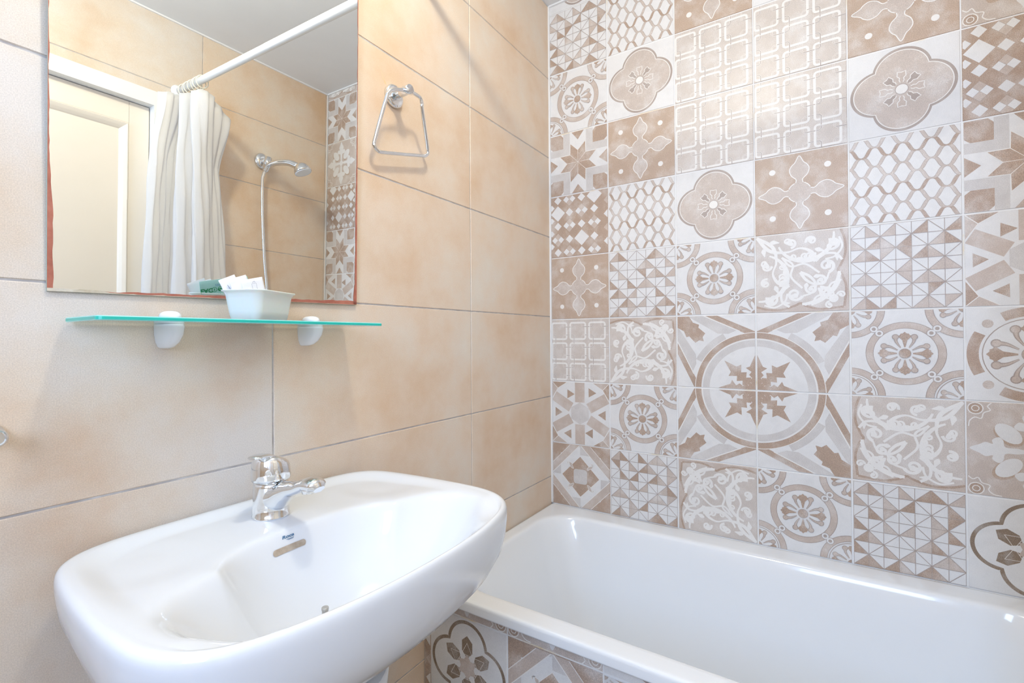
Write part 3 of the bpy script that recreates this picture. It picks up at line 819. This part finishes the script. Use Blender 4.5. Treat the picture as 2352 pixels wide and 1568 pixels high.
sachet('white_sachet', 'rightmost white sachet in the tray, printed with a small bottle outline', (-1.148, -.071, zb), .039, .0660, -.26, .0, .10, M_PAPER, art_vial, G)

# ------------------------------------------------------------------ washbasin
SCX, SYB, RIM = -1.141, -.004, 1.0735
half = [(0.0,-.004),(.10,-.004),(.165,-.006),(.205,-.013),(.233,-.028),(.252,-.054),(.262,-.095),(.269,-.16),(.2725,-.22),(.2735,-.275),(.270,-.322),(.256,-.362),(.228,-.393),(.185,-.414),(.125,-.429),(.06,-.4365),(0,-.4385)]
hp = [(q.x*1.028, q.y) for q in catmull([(a, b, 0) for a, b in half], 9)]
OUT = [(SCX+a, b) for a, b in hp]+[(SCX-a, b) for a, b in hp[::-1][1:-1]]
NO = len(OUT)
BX, BY = SCX, -.275
def basin_z(x, y, s):
    z = RIM-.0075*sstep(.05, .17, 1-s)*sstep(-.33, -.15, y)
    dx, dy = x-SCX, y
    e1 = (abs(dx/.238)**2.5+abs((dy+.304)/.098)**2.5)**(1/2.5); d1 = (1-e1)*.098
    e2 = (abs(dx/.160)**2.8+abs((dy+.290)/.122)**2.8)**(1/2.8); d2 = (1-e2)*.122
    k = .004+.035*sstep(.0, .05, max(d1, d2)); h = max(k-abs(d1-d2), 0)/k
    d = max(d1, d2)+h*h*k/4
    fr_ = 1-sstep(-.40, -.34, y)
    rr_ = .0045+.0125*fr_; so = (d+math.sqrt(d*d+rr_*rr_))/2-.0002
    z -= .128*(1-(1-min(1, so/.080))**2.0)*sstep(.0, .05, 1-s)
    # shallow soap rests beside the tap
    for sx in (-1, 1):
        e = math.hypot((dx-sx*.19)/.06, (dy+.115)/.075); z -= .002*(1-sstep(.4, 1.2, e))
    return z
sink = thing('washbasin', 'white oval porcelain washbasin on a pedestal below the mirror', 'washbasin', (SCX, -.2, .862))
mb = MB(); rows = []
for s, z in ((.30,.866),(.42,.868),(.56,.876),(.70,.893),(.82,.920),(.90,.949),(.953,.975),(.982,1.000),(.995,1.025),(.9995,1.048),(1.0,1.057)):
    sx = lambda y: 1-min((1-s)*(1.5+1.3*sstep(-.34, -.06, y)), .45+(1-s)*.4)
    rows.append([(SCX+(x-SCX)*sx(y), SYB+(y-SYB)*s, z) for x, y in OUT])
for s, z in ((.9995,1.0625),(.996,1.0672),(.989,1.0707),(.979,1.0728),(.968,1.0735),(.957,1.0736)):
    rows.append([(BX+(x-BX)*s, BY+(y-BY)*s, z) for x, y in OUT])
NS = 110
for k in range(1, NS):
    s = .950*(1-k/NS)
    row = []
    for x, y in OUT:
        X, Y = BX+(x-BX)*s, BY+(y-BY)*s
        if s > .9: # follow the bevelled rim
            pass
        row.append((X, Y, basin_z(X, Y, s)))
    rows.append(row)
mb.grid(rows, closed_u=True); mb.cap(rows[0], flip=True)
mb.face(rows[-1], 0, True)
mb.build('basin', M_PORC, sink)
def on_basin(x, y, lift=.0006):
    # parameter s of the point, to reuse the rim profile
    s = 0
    ang = math.atan2(y-BY, x-BX)
    e = 1e-4
    z = basin_z(x, y, .6)
    n = Vector((-(basin_z(x+e, y, .6)-basin_z(x-e, y, .6))/(2*e), -(basin_z(x, y+e, .6)-basin_z(x, y-e, .6))/(2*e), 1)).normalized()
    return Vector((x, y, z))+n*lift
# overflow slot on the back slope: strip of constant height band
def slope_pt(x, z, lift):
    y0_, y1_ = -.155, -.235
    for _ in range(40):
        ym = (y0_+y1_)/2
        if basin_z(x, ym, .6) > z: y0_ = ym
        else: y1_ = ym
    return on_basin(x, (y0_+y1_)/2, lift)
mb = MB(); N = 24; SLX, SLW, SLZ, SLH = -1.167, .027, 1.0405, .0042
top = []; bot = []
for i in range(N+1):
    a = math.pi*i/N; 
    x = SLX-SLW*math.cos(a); k = abs(x-SLX)
    h = SLH if k < SLW-SLH else math.sqrt(max(0, SLH**2-(k-(SLW-SLH))**2))
    top.append(slope_pt(x, SLZ+h, .0009)); bot.append(slope_pt(x, SLZ-h, .0009))
mb.grid([bot, top], smooth=False)
mb.build('overflow_slot', M_SLOT, sink)
LG = (-1.166, 1.0555)
mb = MB()
PL = lambda a, b: slope_pt(LG[0]+a, LG[1]+b*.55, .0008)
put_text(mb, 'Roca', .0098, PL, 0, .0005, shear=.25, bold=.00035)
p = Pat(); p.stroke([(-.003,-.0062),(.009,-.0062)], .0012, 'd'); p.stroke([(-.001,-.0080),(.007,-.0080)], .0008, 'd')
for q, _, _ in p.q: mb.face([PL(x, y) for x, y in q])
mb.build('logo', M_LOGO, sink)
# drain with standing plug knob
dz = basin_z(SCX-.02, -.252, .2)
mb = MB(); mb.lathe((SCX-.020, -.252, dz+.0012), (0, 0, 1), [(.031, -.003), (.031, .0008), (.027, .0022), (.012, .0022)], 28)
dr_ = mb.build('drain_flange', M_CHROME, sink)
mb = MB(); mb.lathe((SCX-.020, -.252, dz+.003), (0, 0, 1), [(.022, 0), (.021, .004), (.006, .006), (.0040, .008), (.0045, .0225), (.0050, .0235), (.0050, .0262), (.0045, .0270)], 20)
mb.build('plug_knob', M_KNOB, dr_)

# pedestal
mb = MB(); rows = []
for z, sx, sy in ((ZF+.0005, .137, .150), (ZF+.03, .134, .146), (ZF+.10, .120, .128), (ZF+.30, .116, .122), (ZF+.5, .120, .126), (.80, .130, .136), (.8655, .138, .142)):
    P = [(-1,1),(-1,.1),(-.72,-.55),(-.30,-.92),(0,-1),(.30,-.92),(.72,-.55),(1,.1),(1,1)]
    q = [v for v in catmull([(a, b, 0) for a, b in P], 3)]
    rows.append([(SCX+a.x*sx, -.175+a.y*sy, z) for a in q])
mb.grid(rows, closed_u=True); mb.cap(rows[0], flip=True); mb.cap(rows[-1])
tag(mb.build('washbasin_pedestal', M_PORC, base=(SCX, -.175, ZF)), 'white porcelain pedestal column standing under the washbasin', 'pedestal')

# ------------------------------------------------------------------ tap
FX, FY = -1.146, -.094
FZ = RIM-.0075+.0002
tap = thing('basin_tap', 'chrome single lever mixer tap standing on the washbasin', 'tap', (FX, FY, FZ))
mb = MB(); mb.lathe((FX, FY, FZ), (0, 0, 1), [(.0285, 0), (.0288, .002), (.0275, .004), (.0265, .020), (.0262, .050), (.0258, .0555), (.0225, .0565), (.0225, .059)], 36)
mb.build('tap_body', M_CHROME_OLD, tap)
mb = MB()
path = [(.000,.030),(.018,.034),(.036,.043),(.056,.0515),(.076,.0570),(.092,.0635),(.106,.0670),(.118,.0665),(.125,.0620)]
hv = [.026,.0225,.0165,.0120,.0098,.0098,.0108,.0105,.0060]; hw = [.0240,.0220,.0185,.0162,.0152,.0160,.0172,.0160,.0090]
P3 = [q for q in catmull([(FX, FY-d, FZ+z) for d, z in path], 4)]
def interp(A):
    o = []
    for i in range(len(A)-1):
        for j in range(4): o.append(A[i]+(A[i+1]-A[i])*(.5-.5*math.cos(math.pi*j/4)))
    return o+[A[-1]]
mb.tube(P3, interp(hv), 22, ry=interp(hw), ref=(0, 0, 1))
mb.build('spout', M_CHROME, tap)
mb = MB(); mb.lathe((FX, FY-.107, FZ+.0620), (0, -.12, -1), [(.0145, -.003), (.0145, .0065), (.0128, .0068)], 24, cap1=False)
ae = mb.build('aerator', M_CHROME, tap)
mb = MB(); mb.lathe((FX, FY-.107, FZ+.0620), (0, -.12, -1), [(.0127, .0040), (.0127, .0046)], 20); mb.build('aerator_screen', M_SLOT, ae)
hd = MB()
rows = []; N = 40
TH = math.radians(205)    # lever direction in plan
for z, r, tilt in ((.0585, .0225, 0), (.0588, .0285, 0), (.063, .0295, 0), (.075, .0292, 0), (.086, .0275, .004), (.092, .0235, .006), (.0955, .016, .0065), (.0970, .007, .0065)):
    rows.append([(FX+r*math.cos(2*math.pi*k/N), FY+r*math.sin(2*math.pi*k/N), FZ+z+tilt*math.cos(2*math.pi*k/N-TH)*r/.02) for k in range(N)])
hd.grid(rows, closed_u=True); hd.cap(rows[0], flip=True); hd.cap(rows[-1], smooth=True)
cap_ = hd.build('handle', M_CHROME_OLD, tap)
mb = MB(); dx, dy = math.cos(TH), math.sin(TH)
lp = [(.004,.0955),(.016,.0995),(.026,.1015),(.034,.1020),(.042,.1020),(.047,.1018)]
mb.tube([(FX+dx*d, FY+dy*d, FZ+z) for d, z in lp], [.003,.0040,.0036,.0032,.0030,.0018], 18, ry=[.016,.0165,.0145,.0125,.0110,.0060], ref=(0, 0, 1))
mb.build('lever', M_CHROME, cap_)
mb = MB(); bd = Vector((math.cos(math.radians(232)), math.sin(math.radians(232)), 0))
mb.lathe(Vector((FX, FY, FZ+.0745))+bd*.0288, bd, [(.0052, 0), (.0052, .0012), (.0036, .0014), (.0032, .0006)], 18)
mb.build('indicator_button', M_CHROME, cap_)

# ------------------------------------------------------------------ towel ring
tg = thing('towel_ring', 'chrome trapezoid towel ring on the beige wall right of the mirror', 'towel ring', (-.783, 0, 1.92))
mb = MB(); mb.lathe((-.785, -.0004, 1.919), (0, -1, 0), [(.0265, 0), (.0268, .006), (.0255, .009), (.021, .0105)], 32); mb.build('wall_plate', M_CHROME, tg)
mb = MB(); mb.tube([(-.785, -.008, 1.919), (-.789, -.034, 1.918), (-.792, -.064, 1.917)], .0100, 18); mb.build('post', M_CHROME, tg)
mb = MB()
K = [(-.834,-.054,1.900),(-.790,-.055,1.915),(-.752,-.054,1.917),(-.742,-.053,1.905),(-.738,-.050,1.893),(-.692,-.024,1.823),(-.690,-.0225,1.810),(-.700,-.022,1.801),(-.716,-.022,1.797),(-.832,-.022,1.768),(-.852,-.022,1.766),(-.862,-.0225,1.774),(-.862,-.024,1.787),(-.853,-.050,1.872),(-.848,-.053,1.888)]
mb.tube(catmull(K, 6, True), .0043, 14, closed=True); mb.build('ring', M_CHROME, tg)
mb = MB(); mb.tube([(-.792-.012, -.0555, 1.9115), (-.792+.012, -.0555, 1.9185)], .0085, 18); mb.build('hub', M_CHROME, tg)

# ------------------------------------------------------------------ small chrome end at the far left
hk = MB(); hk.lathe((-1.447, -.0004, 1.236), (0, -1, 0), [(.014, 0), (.014, .004), (.008, .007), (.0075, .022), (.011, .026), (.011, .032), (.007, .035)], 22)
tag(hk.build('wall_hook', M_CHROME, base=(-1.447, 0, 1.236)), 'small chrome wall hook at the left edge of the photo below the mirror', 'hook')

# ------------------------------------------------------------------ bathtub
tb = MB(); X0, X1, Y0, Y1 = -.704, -.0015, YF+.0015, -.0015
zr = .7415
def ring(x0, x1, y0, y1, r, z, n=10): return [(x, y, z) for x, y in rrect(x0, x1, y0, y1, r, n)]
I0, I1, J0, J1 = -.648, -.082, YF+.075, -.046
rows = [ring(X0+.006, X1-.003, Y0+.003, Y1-.003, .006, .716), ring(X0, X1, Y0, Y1, .006, .7165), ring(X0, X1, Y0, Y1, .007, .719), ring(X0, X1, Y0, Y1, .007, .733), ring(X0+.0008, X1-.0008, Y0+.0008, Y1-.0008, .008, .7375), ring(X0+.003, X1-.003, Y0+.003, Y1-.003, .009, .7405), ring(X0+.007, X1-.007, Y0+.007, Y1-.007, .011, zr), ring(X0+.012, X1-.012, Y0+.012, Y1-.012, .014, zr+.0002),
        ring(I0-.014, I1+.014, J0-.014, J1+.014, .113, zr+.0002), ring(I0-.008, I1+.008, J0-.008, J1+.008, .115, zr), ring(I0-.003, I1+.003, J0-.003, J1+.003, .118, zr-.0012), ring(I0+.001, I1-.001, J0+.001, J1-.001, .12, zr-.004), ring(I0+.004, I1-.004, J0+.004, J1-.004, .12, zr-.010), ring(I0+.009, I1-.009, J0+.010, J1-.013, .12, zr-.030),
        ring(I0+.020, I1-.020, J0+.022, J1-.035, .12, zr-.08), ring(I0+.040, I1-.040, J0+.045, J1-.085, .12, zr-.22), ring(I0+.062, I1-.062, J0+.07, J1-.135, .12, zr-.33), ring(I0+.085, I1-.085, J0+.10, J1-.165, .11, zr-.365), ring(I0+.13, I1-.13, J0+.15, J1-.22, .09, zr-.38)]
tb.grid(rows, closed_u=True); tb.cap(rows[-1], smooth=True)
tub = thing('bathtub', 'white enamel bathtub with rounded corners along the patterned tile wall', 'bathtub', (-.35, -.68, .36))
tb.build('tub_shell', M_ENAM, tub)
mb = MB(); mb.lathe((-.365, YF+.30, zr-.3795), (0, 0, 1), [(.034, 0), (.034, .003), (.028, .0045), (.01, .0045)], 28); mb.build('tub_drain', M_CHROME, tub)
# tiled bath panel
AX = -.690
PA = lambda u, v, d: (AX-d, -u, v)
mb = MB(); ua = .0245; va = .690
keys = [['D','G','Z','R','X','T1','S'], ['F','K','Q','L','W','A1','D'], ['A2','S','T2','G','R','F','K'], ['F','F','F','Q','A0','F','R']]
for i in range(7):
    for j, z in ((3, va), (0, va-TP), (1, va-2*TP), (2, va-3*TP)):
        put_tile(mb, PA, keys[j][i], ua-TP+i*TP, z, (.001, -YF-.001), (ZF+.001, .7155))
mb.box((AX+.0016, YF+.001, ZF+.001), (AX+.04, -.001, .7155), 0); mb.raw = True
tag(mb.build('tiled_bath_surround', PATM, base=(AX+.02, -.68, ZF)), 'patterned brown tile surround closing the front of the bathtub', 'bath surround')

# ------------------------------------------------------------------ curtain rail, rings, curtain
RX = -.70; RZ = lambda y: 2.2655+.036*(-y/1.34)
mb = MB(); mb.tube([(RX, y, RZ(y)) for y in (-.0015, -.3, -.7, -1.1, YF+.0015)], .0130, 20)
rod = thing('curtain_rod', 'white shower curtain rod running above the bathtub edge', 'rod', (RX, -.68, RZ(-.68)))
mb.build('rod_tube', M_ROD, rod)
for y, s in ((0, -1), (YF, 1)):
    mb = MB(); mb.lathe((RX, y+s*.0005, RZ(y)), (0, s, 0), [(.026, 0), (.026, .004), (.018, .012), (.0145, .016)], 24); mb.build('end_flange', M_ROD, rod)
ring_y = [-1.152, -1.176, -1.200, -1.224, -1.248, -1.272, -1.298]
rb = None
for i, y in enumerate(ring_y):
    if rb is None:
        mb = MB(); r = .0215
        mb.tube([(RX+r*math.cos(t), y+.004*math.sin(t), RZ(y)-.0075+r*math.sin(t)*1.02) for t in [2*math.pi*k/28 for k in range(28)]], .0019, 8, closed=True)
        rb = mb.build('curtain_ring', M_RING, base=(RX, y, RZ(y))); o = rb
    else:
        o = rb.copy(); C.objects.link(o); o.location = (RX, y, RZ(y)-ZO); o.rotation_euler = (0, 0, .25*math.sin(i*2.1)); 
    where = ['nearest the mirror', 'second from the mirror side', 'third from the mirror side', 'fourth from the mirror side', 'third from the door wall', 'second from the door wall', 'nearest the door wall'][i]
    tag(o, 'cream plastic curtain ring on the rod, '+where, 'curtain ring', 'rings holding the shower curtain')
top = [(-.800,-1.262,2.238),(-.775,-1.245,2.244),(-.745,-1.262,2.250),(-.715,-1.290,2.262),(-.690,-1.300,2.262),(-.672,-1.270,2.255),(-.705,-1.252,2.262),(-.738,-1.232,2.250),(-.705,-1.222,2.262),(-.665,-1.212,2.252),(-.690,-1.192,2.262),(-.725,-1.175,2.250),(-.700,-1.155,2.260),(-.672,-1.150,2.255),(-.645,-1.158,2.236),(-.612,-1.166,2.208),(-.580,-1.172,2.176),(-.608,-1.205,2.160)]
mid = [(-.826,-1.262),(-.802,-1.238),(-.772,-1.262),(-.745,-1.292),(-.715,-1.300),(-.700,-1.262),(-.735,-1.240),(-.765,-1.212),(-.730,-1.192),(-.692,-1.190),(-.705,-1.160),(-.738,-1.140),(-.700,-1.128),(-.668,-1.140),(-.640,-1.170),(-.622,-1.195),(-.606,-1.210),(-.604,-1.225)]
bot = [(-.875,-1.272),(-.848,-1.225),(-.815,-1.262),(-.785,-1.300),(-.752,-1.305),(-.740,-1.250),(-.775,-1.215),(-.805,-1.175),(-.765,-1.145),(-.715,-1.170),(-.722,-1.125),(-.752,-1.095),(-.705,-1.100),(-.662,-1.125),(-.660,-1.160),(-.610,-1.105),(-.572,-1.125),(-.560,-1.165)]
def soften(P, k):
    n = len(P)-1; a, b = P[0], P[-1]
    return [tuple(a[j]+(b[j]-a[j])*i/n+(q[j]-a[j]-(b[j]-a[j])*i/n)*(1 if j == 2 else k) for j in range(len(q))) for i, q in enumerate(P)]
mid = soften(mid, .5); bot = soften(bot, .45)
KK = 7
T_ = catmull(top, KK); B_ = catmull([(a, b, .752) for a, b in bot], KK); Mi = catmull([(a, b, 2.0) for a, b in mid], KK)
mb = MB(); rows = []
NR = 46
for k in range(NR+1):
    t = k/NR; row = []
    for i in range(len(T_)):
        a, b, m_ = T_[i], B_[i], Mi[i]
        z = a.z+(b.z-a.z)*t
        zt_ = a.z
        if z > 1.98:
            f = min(1, (zt_-z)/max(.02, zt_-1.98)); f = f*f*(3-2*f)
            x, y = a.x+(m_.x-a.x)*f, a.y+(m_.y-a.y)*f
        else:
            f = (1.98-z)/(1.98-.752); f = f**.72
            x, y = m_.x+(b.x-m_.x)*f, m_.y+(b.y-m_.y)*f
        wv_ = .0035*math.sin(i*.9+z*5)+.002*math.sin(i*.37-z*17)
        row.append((x+wv_, max(YF+.006, y+wv_*.6), z))
    rows.append(row)
mb.grid(rows)
cur = mb.build('shower_curtain', M_CURT, base=(-.72, -1.2, .752)); tag(cur, 'white cloth shower curtain gathered at the end of the rod by the door', 'shower curtain')
md = cur.modifiers.new('thickness', 'SOLIDIFY'); md.thickness = .0012

# ------------------------------------------------------------------ shower
sb = thing('shower_bracket', 'chrome round wall bracket holding the hand shower', 'bracket', (-.352, YF, 2.125))
mb = MB(); mb.lathe((-.352, YF+.0005, 2.128), (0, 1, 0), [(.032, 0), (.032, .006), (.026, .014), (.015, .018)], 28, sx=1.15); mb.build('wall_plate', M_CHROME, sb)
mb = MB(); mb.tube([(-.352, YF+.012, 2.128), (-.350, YF+.040, 2.120)], .0125, 16); mb.tube([(-.354, YF+.046, 2.090), (-.346, YF+.052, 2.138)], .0150, 18); mb.build('holder', M_CHROME, sb)
hs = thing('hand_shower', 'curved chrome hand shower resting in its wall bracket', 'hand shower', (-.35, YF+.05, 2.08))
mb = MB(); hpth = catmull([(-.358, YF+.046, 2.072), (-.350, YF+.062, 2.098), (-.333, YF+.100, 2.110), (-.308, YF+.150, 2.108), (-.287, YF+.190, 2.090)], 6)
mb.tube(hpth, [.0110+.005*i/24 for i in range(25)], 16); mb.build('handle', M_CHROME, hs)
mb = MB(); hx = Vector((-.279, YF+.210, 2.072)); ax = Vector((.22, .30, -.92)).normalized()
mb.lathe(hx-ax*.012, ax, [(.004, -.022), (.016, -.019), (.027, -.010), (.034, .004), (.0375, .015), (.0375, .022)], 28)
mb.build('spray_head', M_CHROME, hs)
mb = MB(); mb.lathe(hx-ax*.012, ax, [(.036, .0215), (.036, .0245), (.031, .0250)], 28); mb.build('spray_face', M_PLAST, hs)
mb = MB(); hp_ = catmull([(-.359, YF+.045, 2.071), (-.364, YF+.041, 2.055), (-.367, YF+.038, 2.02), (-.362, YF+.036, 1.87), (-.350, YF+.036, 1.67), (-.338, YF+.038, 1.54), (-.330, YF+.045, 1.30), (-.328, YF+.045, 1.08), (-.330, YF+.030, 1.045)], 26)
mb.tube(hp_, lambda i: .0072 if i % 2 else .0062, 10)
hose = mb.build('shower_hose', M_CHROME, base=(-.36, YF+.04, 1.0)); tag(hose, 'ribbed chrome shower hose hanging from the hand shower', 'hose')
bm_ = thing('bath_mixer', 'chrome bath mixer on the wall above the tub end', 'tap', (-.33, YF, 1.02))
mb = MB(); mb.tube([(-.41, YF+.05, 1.02), (-.25, YF+.05, 1.02)], .022, 20)
for x in (-.40, -.26): mb.tube([(x, YF+.0005, 1.02), (x, YF+.05, 1.02)], .014, 16)
mb.tube([(-.33, YF+.06, 1.01), (-.33, YF+.12, 1.0), (-.33, YF+.14, .975)], .012, 14); mb.build('mixer_body', M_CHROME, bm_)
mb = MB(); mb.lathe((-.33, YF+.05, 1.04), (0, 0, 1), [(.022, 0), (.022, .022), (.012, .028)], 20); mb.tube([(-.33, YF+.05, 1.06), (-.33, YF+.12, 1.075)], .006, 10); mb.build('lever', M_CHROME, bm_)

# ------------------------------------------------------------------ ceiling lamp (just out of frame)
cl = thing('ceiling_lamp', 'round ceiling lamp above the middle of the floor', 'lamp', (LAMP.x, LAMP.y, ZC))
mb = MB(); mb.lathe((LAMP.x, LAMP.y, ZC-.0005), (0, 0, -1), [(.055, 0), (.055, .012), (.040, .020), (.020, .022)], 28); mb.build('lamp_base', M_FRAME, cl)

for o in bpy.data.objects:
    if '_b' in o: del o['_b']
